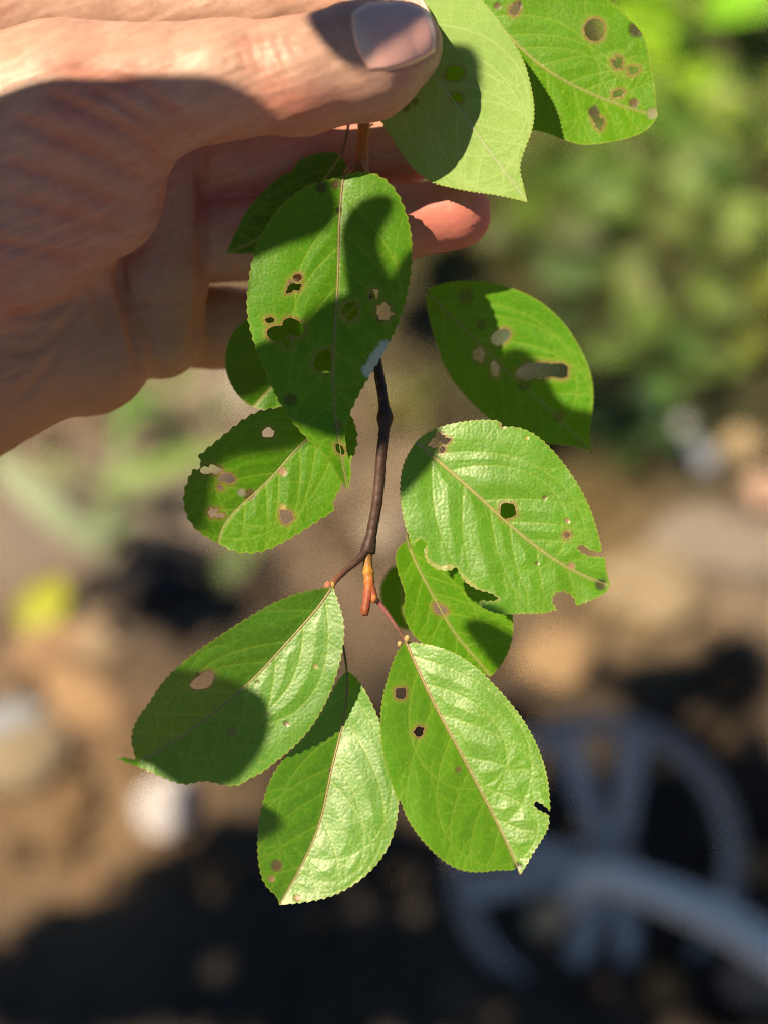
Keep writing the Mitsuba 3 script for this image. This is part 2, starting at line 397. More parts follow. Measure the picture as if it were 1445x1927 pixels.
# pads and knuckle: the joint swells a little, the tip under the nail is flat
hv = hv + hn * disp[:, None]
base = np.array([.52, .335, .25])
hc = base * (1 + .10 * vn(hv, .12, 12) + .07 * vn(hv, .6, 13))[:, None]
hc = lerp(hc, [.54, .20, .14], np.clip(red * .75 + .45 * sst(-.1, .5, vn(hv, .09, 14)), 0, .8))
hc = lerp(hc, [.62, .42, .32], .35 * sst(.05, .5, vn(ang * [1.6, 1.2, 1], .8, 19)))
hc = lerp(hc, [.30, .14, .09], .35 * fine)
hc = lerp(hc, [.28, .12, .08], .6 * np.clip(red, 0, 1) ** 2)
palm = sst(360, 620, hy) * (1 - sst(0, 8, hv[:, 2]))
hc = lerp(hc, [.47, .285, .14], .8 * palm)
tipred = 1.6 * np.exp(-((hx - 860) / 110) ** 2 - ((hy - 400) / 90) ** 2) + .6 * np.exp(-((hx - 600) / 120) ** 2 - ((hy - 215) / 50) ** 2)
hc = lerp(hc, [.58, .15, .12], .75 * np.clip(tipred, 0, 1))
tag('hand', 'bare left hand reaching in from the left, its thumb pinning the leafy twig', 'hand')
add('hand__skin', (L2W(hv), np.array(hm.faces)), 'skin', smooth=True, color=np.clip(hc, .02, .9))

# the thumb nail lies on the skin, found along the view of its own plate
NB = 46
na, nb_ = np.meshgrid(np.linspace(-1, 1, NB), np.linspace(-1, 1, NB), indexing='ij')
xa = np.sign(na) * (1 - (1 - np.abs(na)) ** 1.2)
sq = np.sqrt(np.maximum(1 - .32 * nb_ ** 2, 0)); sq2 = np.sqrt(np.maximum(1 - .32 * xa ** 2, 0))
lx, ly = xa * sq * 78, nb_ * sq2 * 74
ca, sa = math.cos(math.radians(-17)), math.sin(math.radians(-17))
npx, npy = 740 + lx * ca - ly * sa, 60 + lx * sa + ly * ca
lo_, hi_ = np.full(npx.shape, 5.0), np.full(npx.shape, 40.0)
for _ in range(26):
    md = (lo_ + hi_) / 2
    ins = hand_sdf(loc(npx, npy, md)) < 0
    lo_, hi_ = np.where(ins, md, lo_), np.where(ins, hi_, md)
edge = np.maximum(np.abs(na), np.abs(nb_))
up = .50 - .95 * sst(.80, 1, edge)
up = np.where((na > .75) & (np.abs(nb_) < .9), np.maximum(up, .30), up)
nv = loc(npx, npy, lo_ + up)
nc = lerp([.78, .44, .38], [.84, .70, .60], sst(.78, .9, na) * (1 - sst(.93, 1, np.abs(nb_))))
nc = lerp(nc, [.76, .58, .50], (.7 * np.exp(-((na + .75) / .22) ** 2 - (nb_ / .6) ** 2)))
nc = lerp(nc, [.22, .12, .08], .8 * sst(.90, .99, edge))
i0, j0 = np.meshgrid(np.arange(NB - 1), np.arange(NB - 1), indexing='ij'); b0 = (i0 * NB + j0).ravel()
add('hand__thumb_nail', (L2W(nv.reshape(-1, 3)), np.stack([b0, b0 + 1, b0 + NB + 1, b0 + NB], 1)), 'nail_mat', 'short pinkish thumb nail in shade', smooth=True, color=nc.reshape(-1, 3))

# ------------------------------------------------------------------ the twig: stem, petioles, leaves
tag('apple_twig', 'thin brown twig of hole-eaten green leaves hanging down from the thumb', 'twig')
LAB = {}


def stick(key, pts, rad, cols, label=None, bumps=()):
    p = np.array([np.r_[loc(*q), r, c] for q, r, c in zip(pts, rad, cols)], dtype=object)
    s3 = np.array([np.r_[loc(*q)] for q in pts]); full = np.c_[s3, rad, np.array(cols)]
    sp = spline(full[:, :3], .35)
    u = np.r_[0, np.cumsum(np.linalg.norm(np.diff(s3, axis=0), axis=1))]; us = np.linspace(0, u[-1], len(sp))
    r = np.interp(us, u, rad)
    for (bx, by, bw, amp, wid) in bumps:
        d = np.linalg.norm(sp - loc(bx, by, bw), axis=1); r = r + amp * np.exp(-(d / wid) ** 2)
    c = np.stack([np.interp(us, u, np.array(cols)[:, k]) for k in range(3)], 1)
    v, f = tube(sp, r, 16)
    cc = np.vstack([np.repeat(c, 16, 0), c[:1], c[-1:]])
    nz = vn(v, 1.1, 21); nz2 = vn(v * [2.5, .6, 2.5], 2.0, 22)
    ctr = np.vstack([np.repeat(sp, 16, 0), sp[:1], sp[-1:]])
    nz3 = vn(v * [1, .45, 1], 4.5, 23); v = ctr + (v - ctr) * (1 + .13 * nz + .07 * nz2 + .05 * nz3)[:, None]
    cc = cc * (1 + .45 * nz2 + .25 * nz3)[:, None]; cc = lerp(cc, [.30, .21, .13], .75 * sst(.50, .62, vn(v, 1.4, 24))); cc = np.clip(cc, .004, .9)
    return add(key, (L2W(v), f), 'bark', label, smooth=True, color=cc)


BR, BD, OR, RD = (.075, .04, .028), (.05, .026, .02), (.42, .16, .025), (.30, .07, .035)
stick('apple_twig__stem', [(690, 150, -1), (686, 215, -1), (683, 262, 0), (680, 300, 0), (676, 345, 0), (680, 480, -2), (700, 620, -2), (711, 690, -1), (720, 745, 0), (724, 786, 0), (718, 850, 0), (713, 915, 0), (703, 985, 0), (692, 1040, 0)],
      [1.2, 1.15, 1.05, 1.35, 1.1, 1.0, .95, .92, .95, 1.0, 1.0, 1.0, 1.0, 1.1], [OR, OR, (.5, .17, .02), (.38, .15, .04), BR, BR, BD, BD, BD, BD, BD, BR, BD, BD], None, [(729, 786, 0, .55, 1.6), (692, 258, .5, .3, .6), (677, 276, .5, .25, .5), (674, 302, .5, .5, .8), (690, 306, .8, .45, .6), (676, 322, 0, .4, 1.2), (692, 1036, 0, .35, 2)])
stick('apple_twig__spur', [(692, 1042, 0), (693, 1070, .5), (695, 1102, 1), (692, 1125, 1.5), (686, 1158, 2)], [.95, .9, .92, .8, .55], [(.12, .06, .03), (.46, .22, .03), (.40, .11, .03), (.26, .06, .03), (.24, .07, .03)], 'orange and red spur tip at the end of the twig', [(689, 1148, 2, .25, 1.2), (694, 1078, .6, .18, .5), (695, 1094, 1, .14, .4), (692, 1118, 1.3, .2, .6)])
stick('apple_twig__spur', [(697, 1108, 1), (703, 1122, 1.5), (706, 1132, 2)], [.9, .75, .6], [RD, RD, (.4, .16, .04)])
stick('apple_twig__side_shoot', [(694, 1028, 0), (682, 1046, 1), (655, 1070, 2.5), (632, 1092, 4), (621, 1106, 5)], [.95, .75, .6, .58, .7], [BD, BD, BR, (.15, .06, .04), (.35, .13, .05)])
stick('apple_twig__side_shoot', [(680, 300, 0), (666, 312, 1.5), (655, 322, 4), (650, 332, 6)], [.9, .7, .6, .55], [(.36, .14, .05), (.3, .12, .05), (.3, .12, .05), (.28, .13, .06)])
stick('apple_twig__side_shoot', [(683, 300, .5), (690, 318, 2.5), (693, 332, 4)], [.7, .5, .3], [(.36, .16, .08), (.45, .22, .16), (.4, .2, .12)])


def tree_query(q, P): return cKDTree(q).query(P)


def leaf(outline, rib, w0, grad, petiole=None, fold=.28, curl=0.0, droop=.004, twist=0.0, holes=(), spots=(), serr=(.28, 1.7), nv=7, mat='leaf_satin', pale=0.0,
         seed=0, label=None, ribcol=(.30, .30, .09), vein=1.0, tone=(1, 1, 1), quilt=1.0, ripple=0.0, pale_mark=(), step=.22, ribr=.17):
    """outline: (px, py[, 1 = corner]); rib: the midrib from base to tip; w0: depth of the base; grad: slope of the blade to the right and upwards."""
    g = np.random.default_rng(seed + 100)
    key = free('apple_twig__leaf')
    o = [(q + (0,))[:3] for q in outline]
    pts, cor = chaikin([q[:2] for q in o], [q[2] for q in o], 3)
    mm = lambda p: np.stack([(np.asarray(p, float)[:, 0] - rib[0][0]) * .1, -(np.asarray(p, float)[:, 1] - rib[0][1]) * .1], 1)
    E, s = resample(mm(pts), .11, True)
    nrm = np.roll(E, -1, 0) - np.roll(E, 1, 0); nrm = np.stack([nrm[:, 1], -nrm[:, 0]], 1); nrm /= np.linalg.norm(nrm, axis=1, keepdims=True) + 1e-9
    if Polygon(E).exterior.is_ccw is False: nrm = -nrm
    amp, per = serr
    ph = np.cumsum(np.full(len(E), .11) / (per * (1 + .35 * vn(np.c_[s * .35, s * 0, s * 0 + seed], 1, seed))))
    fr = ph % 1
    tooth = np.where(fr < .72, fr / .72, (1 - fr) / .28) - .5
    M, _ = resample(spline(mm(rib), .1), .1)
    MT = cKDTree(M)
    dm = MT.query(E)[0]
    E = E + nrm * (amp * tooth * sst(.3, 2.5, dm) * (1 + .5 * vn(np.c_[s * .2, s * 0, s * 0], 1, seed + 1)))[:, None]
    P = Polygon(E).buffer(0)
    if P.geom_type != 'Polygon': P = max(P.geoms, key=lambda q: q.area)
    hs = [Polygon(chaikin(mm(h), [False] * len(h), 2)[0]).buffer(0) for h in holes]
    hu = shapely.union_all(hs) if hs else None
    if hu is not None: P = P.difference(hu)
    if P.geom_type != 'Polygon': P = max(P.geoms, key=lambda q: q.area)
    rings = [np.array(P.exterior.coords)[:-1]] + [np.array(r.coords)[:-1] for r in P.interiors]
    B = np.vstack([resample(r, .13, True)[0] for r in rings])
    lo, hi = B.min(0), B.max(0)
    gx_, gy_ = np.meshgrid(np.arange(lo[0], hi[0], step), np.arange(lo[1], hi[1], step * .866)); gx_[1::2] += step / 2
    G = np.stack([gx_, gy_], -1).reshape(-1, 2); G = G + g.uniform(-.03, .03, G.shape)
    G = G[shapely.contains_xy(P, G[:, 0], G[:, 1])]
    G = G[cKDTree(B).query(G)[0] > .10]
    A = np.vstack([B, G])
    tri = Delaunay(A).simplices
    tri = tri[shapely.contains_xy(P, *A[tri].mean(1).T)]
    # coordinates along and across the midrib
    d, j = MT.query(A)
    tg = np.gradient(M, axis=0); tg /= np.linalg.norm(tg, axis=1, keepdims=True)
    side = np.sign(tg[j, 0] * (A - M[j])[:, 1] - tg[j, 1] * (A - M[j])[:, 0]); side[side == 0] = 1
    t = j / (len(M) - 1)
    Lm = .1 * len(M)
    # side veins: arcs that leave the midrib and bend towards the tip, with forks near the margin
    full = Polygon(E).buffer(0); shapely.prepare(full)
    VS = []
    for sd in (1, -1):
        for i in range(nv):
            u = (.03 + .84 * ((i + .25 + (.32 if sd < 0 else 0) + g.uniform(-.2, .2)) / nv) ** 1.02)
            k = int(u * (len(M) - 1)); p = M[k].copy()
            a0 = math.atan2(tg[k, 1], tg[k, 0]) + sd * math.radians(g.uniform(40, 56))
            bend = -sd * math.radians(g.uniform(.9, 2.1)); path = [p.copy()]; a = a0
            for q in range(400):
                a += bend * .12 * (.6 + q / 90); p = p + .12 * np.array([math.cos(a), math.sin(a)])
                if not full.contains(shapely.Point(p)): break
                path.append(p.copy())
            path = np.array(path)
            if len(path) < 8: continue
            VS.append(np.c_[path, np.linspace(1, .35, len(path))])
            for fq in (.55, .75):
                q0 = int(fq * len(path)); p = path[q0].copy(); dd = path[min(q0 + 1, len(path) - 1)] - path[q0 - 1]; a = math.atan2(dd[1], dd[0]) + sd * math.radians(g.uniform(28, 42)); br = []
                for q in range(34):
                    p = p + .12 * np.array([math.cos(a), math.sin(a)]); a -= sd * math.radians(.9)
                    if not full.contains(shapely.Point(p)): break
                    br.append(p.copy())
                if len(br) > 5: VS.append(np.c_[np.array(br), np.linspace(.5, .15, len(br))])
    VS = np.vstack(VS)
    dv, jv = cKDTree(VS[:, :2]).query(A); sv = VS[jv, 2]
    # network veins: cells of two sizes
    def net(sp_, sd_):
        q = np.stack(np.meshgrid(np.arange(lo[0] - 2, hi[0] + 2, sp_), np.arange(lo[1] - 2, hi[1] + 2, sp_)), -1).reshape(-1, 2)
        q = q + np.random.default_rng(sd_).uniform(-.48, .48, q.shape) * sp_
        dd, jj_ = cKDTree(q).query(A + .12 * sp_ * np.stack([vn(A, .9, sd_), vn(A, .9, sd_ + 1)], 1), k=2)
        return dd[:, 1] - dd[:, 0], jj_[:, 0]
    e1_, c1_ = net(2.1, seed + 3); e2_, c2_ = net(.78, seed + 4)
    eb = np.zeros(len(A)); de = cKDTree(np.array(full.exterior.coords)).query(A)[0]
    dh = np.full(len(A), 9.0)
    if hu is not None and not hu.is_empty:
        hb = np.vstack([resample(np.array(h.exterior.coords)[:-1], .15, True)[0] for h in hs]); dh = cKDTree(hb).query(A)[0]
    # relief of the blade
    ax = d * side
    cr = np.sqrt(d * d + .8) - .9
    z = w0 + A @ np.array(grad) + fold * cr * (1 + 0 * t) - droop * d * d + curl * (t * Lm / 10) ** 2 + twist * ax * t
    z = z + .75 * vn(A, .06, seed + 5) + ripple * sst(4, 10, d) * np.sin(t * 22 + side)
    q1 = 1 - np.exp(-(dv / 2.0) ** 2)
    z = z + quilt * (.24 * q1 * sst(.3, 2.0, d) - .05 * np.exp(-(dv / .22) ** 2) * sv - .12 * np.exp(-(d / .35) ** 2))
    z = z + quilt * (.018 * sst(0, .7, e1_) + .026 * sst(0, .30, e2_) + .016 * vn(A, 4.0, seed + 7))
    # colour
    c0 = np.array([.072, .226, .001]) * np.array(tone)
    col = c0 * (1 + .20 * vn(A, .16, seed + 8) + .10 * vn(A, .9, seed + 9) + .06 * vn(A, 4, seed + 10))[:, None]
    col = lerp(col, col * [1.35, 1.12, .8], .5 * sst(-.1, .7, vn(A, .12, seed + 11)))
    col = lerp(col, np.array([.27, .45, .10]), pale)
    vc = lerp(np.array([.22, .36, .03]), np.array([.40, .56, .20]), pale)
    col = lerp(col, vc, vein * .16 * np.exp(-(e2_ / .09) ** 2))
    col = lerp(col, vc, vein * .36 * np.exp(-(e1_ / .12) ** 2))
    col = lerp(col, vc, vein * .64 * np.exp(-(dv / .17) ** 2) * (.35 + .65 * sv))
    col = lerp(col, np.array(ribcol), .75 * np.exp(-(d / .32) ** 2))
    col = lerp(col, np.array([.30, .33, .05]), .55 * np.exp(-(de / .22) ** 2))
    wn = 1 + .6 * vn(A, 1.2, seed + 12)
    col = lerp(col, np.array([.30, .30, .06]), .55 * np.exp(-(dh / (.75 * wn)) ** 2))
    col = lerp(col, np.array([.16, .075, .03]), .9 * np.exp(-(dh / (.34 * wn)) ** 2))
    col = lerp(col, np.array([.42, .25, .11]), .85 * np.exp(-(dh / .13) ** 2))
    for (sx, sy, sr, sc) in spots:
        c = mm([(sx, sy)])[0]; dd = np.linalg.norm(A - c, axis=1) / (sr * .1 * (1 + .45 * vn(A, .8, int(sx))))
        col = lerp(col, sc, .92 * (1 - sst(.6, 1.15, dd))); z = z - .12 * (1 - sst(.4, 1.2, dd))
    for (path, wd, sc, op) in pale_mark:  # pale marks drawn along a short path
        q, _ = resample(mm(path), .1); dd = cKDTree(q).query(A)[0] / (wd * .1)
        col = lerp(col, sc, op * (1 - sst(.55, 1.2, dd + .5 * vn(A, 2.2, 5))))
    speck = sst(.66, .74, (vn(A, 1.7, seed + 13) + 1) / 2)
    col = lerp(col, np.array([.35, .38, .08]), .22 * speck)

    def place(xy, zz): return loc(rib[0][0] + xy[:, 0] * 10, rib[0][1] - xy[:, 1] * 10, zz)
    V = place(A, z)
    add(key, (L2W(V), tri), mat, label, smooth=True, color=np.clip(col, .004, .9))
    # the midrib: a tapering cord half sunk in the blade
    keep = np.array([full.buffer(.2).contains(shapely.Point(q)) for q in M[::3]])
    Mk = M[::3][keep]
    bd, bj = cKDTree(A).query(Mk, k=6)
    zz = z[bj].mean(1); ok = bd[:, 0] < .5
    zz = np.convolve(np.pad(zz, 4, mode='edge'), np.ones(9) / 9, 'valid')
    seg = np.flatnonzero(ok)
    if len(seg) > 6:
        seg = np.arange(seg[0], seg[-1] + 1)
        r_ = ribr * np.linspace(1.25, .38, len(Mk))[seg]
        C = place(Mk[seg], zz[seg] + .02)
        v_, f_ = tube(C, r_, 8)
        rc = lerp(np.array(ribcol), np.array([.25, .30, .08]) if not pale else np.array([.36, .44, .2]), np.linspace(.1, .8, len(seg)))
        rcc = np.vstack([np.repeat(rc, 8, 0), rc[:1], rc[-1:]]) * (1 + .15 * vn(v_, 1.5, 3))[:, None]
        add(key + '__midrib', (L2W(v_), f_), 'midrib_mat', smooth=True, color=np.clip(rcc, .01, .9))
        if petiole:
            pp = [loc(*q) for q in petiole[0]] + [C[0], C[min(4, len(C) - 1)]]
            sp = spline(np.array(pp), .4)
            pr = np.linspace(petiole[1], ribr * 1.05, len(sp)); v_, f_ = tube(sp, pr, 10)
            pc = lerp(np.array(petiole[2]), np.array(petiole[3]), np.linspace(0, 1, len(sp)) ** 2)
            pcc = np.vstack([np.repeat(pc, 10, 0), pc[:1], pc[-1:]]) * (1 + .25 * vn(v_, 1.2, 3))[:, None]
            add(key + '__petiole', (L2W(v_), f_), 'bark', smooth=True, color=np.clip(pcc, .01, .9))
    return key


BN, DB, PB = (.13, .07, .045), (.05, .03, .025), (.34, .20, .12)
GR = (.16, .20, .05)
# pale underside leaf under the thumb
leaf([(660, 60), (740, -30), (820, -60), (880, -40), (908, 0), (935, 32), (962, 72), (985, 110), (998, 155), (1006, 200), (1003, 240), (988, 278), (976, 312), (984, 345), (992, 380, 1), (968, 374), (930, 366), (890, 361), (850, 353), (815, 345), (790, 328), (770, 310), (752, 285), (735, 255), (712, 220), (690, 160)],
     [(716, 30), (790, 110), (850, 185), (905, 262), (955, 330), (992, 379)], 1.0, (.22, -.02), fold=-.06, droop=.003, mat='leaf_matte', pale=.92, seed=1, label='pale green underside of a broad leaf next to the thumb tip', vein=1.3, quilt=-.9, ribr=.13,
     holes=[blob(855, 137, 17, 15, 0, .15, 3), blob(859, 183, 12, 8, 10, .15, 4)], spots=[(762, 198, 14, BN), (780, 190, 8, BN)], serr=(.30, .9), ribcol=(.36, .44, .2), nv=8)
# top right leaf
leaf([(880, -60), (960, -90), (1060, -50), (1130, -12), (1158, 8), (1188, 38), (1212, 66), (1222, 105), (1230, 150), (1234, 190), (1237, 218, 1), (1226, 236), (1205, 252), (1170, 263), (1130, 270), (1090, 273), (1050, 258), (1020, 246), (970, 240), (905, 222), (835, 185), (812, 110), (820, 40)],
     [(905, 12), (960, 70), (1025, 128), (1100, 170), (1170, 198), (1236, 217)], -8.5, (.05, -.10), fold=.16, droop=.006, mat='leaf_satin', seed=2, label='bright green leaf with six brown-rimmed holes at the upper right', tone=(1.2, 1.12, 1),
     holes=[blob(1118, 55, 20, 21, 0, .14, 2), blob(1162, 117, 10, 12, 20, .3, 3), blob(1191, 131, 11, 8, -30, .3, 4), blob(1125, 228, 10, 14, 150, .3, 5), blob(968, 16, 9, 12, 30, .4, 6), blob(1163, 175, 12, 7, -20, .3, 8)],
     spots=[(1196, 56, 16, DB), (1116, 210, 13, DB), (1192, 192, 10, BN), (935, 10, 8, BN), (1228, 212, 12, (.3, .28, .18)), (975, 8, 9, DB)], serr=(.10, .9), nv=7)
# leaf behind the central one, part of its shade put into the tone
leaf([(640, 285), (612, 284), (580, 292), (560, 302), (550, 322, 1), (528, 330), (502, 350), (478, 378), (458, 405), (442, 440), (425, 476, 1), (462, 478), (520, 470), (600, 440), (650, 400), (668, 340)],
     [(643, 288), (600, 350), (530, 420), (427, 475)], -7, (.02, .10), petiole=([(668, 190, -6), (655, 240, -7)], .32, (.12, .10, .03), (.14, .16, .04)), fold=.15, seed=3, label='leaf with shade painted into its green, behind the central leaf, above its left edge', tone=(.7, .78, .8), serr=(.12, 1.0), spots=[(600, 345, 8, DB)])
# mostly hidden leaf, its tone darkened to stand for shade
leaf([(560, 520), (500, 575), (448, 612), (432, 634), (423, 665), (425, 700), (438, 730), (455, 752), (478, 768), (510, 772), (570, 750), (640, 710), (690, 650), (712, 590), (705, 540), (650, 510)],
     [(705, 545), (620, 620), (476, 767)], -7, (-.06, .04), fold=.1, seed=4, label='leaf with shade painted into its green, mostly hidden behind the central leaf, seen at its lower left edge', tone=(.55, .66, .7), serr=(.10, 1.2), vein=.4)
# central leaf
leaf([(647, 330, 1), (660, 324), (690, 321), (722, 332), (748, 360), (766, 402), (776, 450), (775, 505), (766, 560), (750, 610), (728, 654), (700, 700), (676, 740), (658, 780), (649, 815), (652, 850), (662, 880), (660, 905), (655, 924, 1), (640, 905), (622, 870), (600, 846), (565, 812), (535, 775), (515, 735), (495, 690), (476, 640), (464, 590), (466, 535), (476, 480), (498, 428), (528, 385), (568, 352), (612, 338)],
     [(647, 331), (640, 400), (637, 500), (632, 600), (627, 680), (630, 760), (640, 840), (655, 923)], 7, (0.0, -.05), fold=.13, droop=.007, curl=-.15, mat='leaf_satin', seed=5, label='large central leaf with a ragged hole near its left edge and a white patch', tone=(.92, 1.0, 1.0),
     holes=[blob(540, 620, 27, 22, 10, .35, 11), blob(552, 540, 13, 10, 160, .35, 12), blob(560, 522, 8, 8, 0, .2, 13), blob(541, 645, 8, 9, 0, .3, 14), blob(508, 602, 9, 6, 20, .3, 15), blob(704, 553, 9, 9, 0, .2, 16), blob(660, 584, 18, 15, 0, .16, 17), blob(722, 586, 16, 15, 30, .3, 18), [(600, 660), (622, 655), (626, 672), (624, 700), (608, 702), (592, 694), (588, 684)], blob(640, 845, 9, 9, 0, .2, 19)],
     spots=[(606, 352, 12, DB), (632, 345, 10, BN), (638, 395, 7, DB), (547, 752, 14, DB), (716, 600, 8, BN), (636, 800, 8, BN)],
     pale_mark=[([(692, 698), (706, 676), (724, 652)], 13, (.62, .66, .60), .92)], serr=(.34, 1.9), nv=7, ribcol=(.22, .16, .07))
# left leaf with the bitten edge
leaf([(668, 790), (674, 825), (668, 855), (652, 880), (645, 912), (628, 942, 1), (630, 962), (612, 972), (585, 990), (550, 1012), (510, 1034), (475, 1043), (440, 1039), (415, 1025), (385, 1010), (362, 990), (348, 965), (344, 935), (352, 905), (363, 884, 1), (381, 880), (373, 858, 1), (392, 842), (412, 826), (436, 806), (460, 787), (488, 772), (530, 765), (600, 766), (650, 772)],
     [(664, 775), (620, 800), (572, 832), (528, 880), (480, 928), (425, 985), (412, 1020)], 1, (-.12, .05), fold=.24, droop=.008, mat='leaf_satin', seed=6, label='round bitten leaf left of the stem below the central leaf', tone=(.95, 1.0, 1.0),
     holes=[blob(398, 884, 18, 9, 15, .35, 1), blob(428, 900, 15, 9, 10, .3, 2), blob(505, 814, 12, 9, -10, .2, 3), blob(400, 964, 8, 8, 0, .3, 4), blob(413, 970, 8, 4, 0, .2, 5), blob(539, 972, 12, 14, -25, .2, 6), blob(415, 917, 5, 4, 0, .2, 7)],
     spots=[(532, 888, 9, PB), (470, 930, 13, BN), (455, 926, 9, (.3, .27, .2)), (532, 955, 7, (.36, .3, .1))], serr=(.40, 2.0), nv=6)
# blurred right leaf
leaf([(800, 545, 1), (832, 532), (870, 527), (910, 528), (955, 538), (1000, 556), (1035, 580), (1068, 615), (1092, 655), (1110, 695), (1117, 735), (1114, 780), (1108, 815), (1112, 850, 1), (1075, 838), (1030, 835), (985, 828), (940, 805), (905, 776), (872, 742), (845, 708), (826, 665), (812, 620), (802, 575)],
     [(801, 547), (845, 592), (895, 640), (950, 695), (1010, 748), (1060, 795), (1111, 848)], -20, (.06, .0), fold=.16, droop=.004, mat='leaf_satin', seed=7, label='soft leaf farther back on the right with oval see-through holes', tone=(.95, 1.08, 1), petiole=([(830, 575, -34), (812, 556, -25)], .5, (.1, .07, .03), (.16, .18, .05)),
     holes=[blob(942, 633, 20, 13, -38, .12, 1), blob(992, 699, 22, 15, -18, .1, 2), blob(1020, 697, 22, 16, -3, .1, 2), blob(1050, 697, 20, 15, 10, .1, 3), blob(901, 667, 11, 14, 10, .1, 4), blob(931, 693, 9, 15, 0, .1, 5)],
     spots=[(878, 560, 17, DB), (906, 611, 11, DB), (985, 724, 12, DB), (1052, 782, 12, BN)], serr=(.12, 1.2), nv=7)
# leaf behind the glossy one
leaf([(764, 1018, 1), (748, 1030), (742, 1052), (752, 1090), (764, 1120), (756, 1150), (772, 1192), (800, 1216), (840, 1236), (880, 1256), (922, 1274, 1), (944, 1252), (960, 1220), (967, 1185), (962, 1140), (985, 1060), (1010, 985), (975, 920), (900, 900), (840, 940), (800, 990)],
     [(768, 1022), (790, 1075), (822, 1135), (858, 1195), (900, 1245), (921, 1272)], -4, (-.05, -.02), fold=.16, droop=.006, seed=8, label='leaf mostly hidden behind and below the large glossy leaf', tone=(1.0, 1.02, .9),
     holes=[blob(828, 1147, 13, 10, 25, .2, 2)], serr=(.16, 1.5), nv=6, petiole=([(800, 1000, -16), (776, 1008, -11)], .45, (.1, .05, .04), (.2, .2, .06)))
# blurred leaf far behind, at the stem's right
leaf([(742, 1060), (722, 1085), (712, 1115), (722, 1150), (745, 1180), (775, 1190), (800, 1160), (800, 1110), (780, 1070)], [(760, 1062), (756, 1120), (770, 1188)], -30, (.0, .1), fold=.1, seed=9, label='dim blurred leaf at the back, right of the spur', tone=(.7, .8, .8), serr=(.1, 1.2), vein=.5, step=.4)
# large glossy leaf
leaf([(783, 830, 1), (800, 815), (835, 800), (870, 793), (905, 789), (942, 791), (944, 803, 1), (962, 802), (985, 806), (1015, 822), (1050, 858), (1085, 906), (1110, 955), (1124, 1000), (1133, 1036), (1128, 1040, 1), (1108, 1036), (1096, 1024), (1082, 1030), (1100, 1046), (1138, 1049, 1), (1141, 1078), (1149, 1103, 1), (1138, 1118), (1112, 1130), (1084, 1141, 1), (1078, 1122), (1060, 1112), (1044, 1116), (1036, 1132), (1048, 1148, 1), (1020, 1156), (985, 1155), (950, 1157), (925, 1153), (900, 1140), (902, 1130, 1), (925, 1132), (940, 1128), (925, 1116), (895, 1110), (870, 1092), (858, 1066, 1), (846, 1076), (822, 1072), (802, 1058), (796, 1036), (804, 1024, 1), (796, 1014), (784, 1016), (778, 1030, 1), (768, 1008), (758, 975), (752, 935), (753, 895), (762, 862)],
     [(784, 832), (830, 872), (890, 925), (950, 980), (1010, 1030), (1075, 1072), (1148, 1102)], 4, (.15, -.15), fold=.14, droop=.008, curl=-.2, mat='leaf_gloss', seed=10, label='large glossy leaf on the right with a round hole by its midrib', tone=(1.15, 1.15, 1), quilt=1.05, vein=1.0,
     holes=[blob(826, 828, 16, 12, -15, .25, 1), blob(832, 846, 6, 6, 0, .2, 2), blob(955, 961, 16, 15, 0, .14, 3), blob(1066, 1007, 7, 5, 0, .2, 4)],
     spots=[(1075, 1065, 9, PB), (1130, 1101, 12, DB), (1024, 936, 5, BN), (1010, 1060, 4, BN), (945, 800, 7, PB), (1067, 980, 5, PB), (990, 823, 4, (.35, .3, .05)), (900, 1140, 8, (.45, .45, .15))],
     pale_mark=[([(784, 1020), (798, 1024), (800, 1052), (826, 1070), (850, 1066), (862, 1080), (900, 1112), (938, 1128)], 5, (.36, .34, .10), .7)], serr=(.24, 1.2), nv=6, ribcol=(.36, .30, .13))
# lower left leaf
leaf([(627, 1104, 1), (636, 1130), (646, 1160), (649, 1190), (645, 1225), (636, 1265), (622, 1305), (602, 1345), (580, 1378), (552, 1408), (520, 1434), (490, 1458), (468, 1466), (455, 1478), (430, 1481), (405, 1474), (380, 1470), (348, 1479), (318, 1470), (290, 1457), (262, 1444), (236, 1436), (220, 1427, 1), (240, 1425), (257, 1433), (250, 1410), (246, 1385), (258, 1352), (282, 1322), (300, 1290), (330, 1258), (370, 1226), (420, 1192), (470, 1160), (515, 1134), (560, 1116), (600, 1108)],
     [(624, 1107), (585, 1160), (540, 1210), (480, 1275), (410, 1335), (340, 1388), (262, 1431)], 7, (-.12, .10), fold=.46, droop=.010, mat='leaf_sheen', seed=11, label='large lower left leaf with one oval hole and a curled tip', tone=(.85, .95, 1.1),
     holes=[[(356, 1290), (366, 1278), (384, 1266), (398, 1261), (404, 1272), (399, 1288), (388, 1296), (366, 1298)]], spots=[(437, 1376, 11, BN), (539, 1362, 6, BN), (594, 1254, 5, (.35, .25, .1)), (484, 1284, 4, BN), (373, 1270, 6, DB)], serr=(.30, 1.5), nv=6, quilt=1.0, ribcol=(.24, .20, .09))
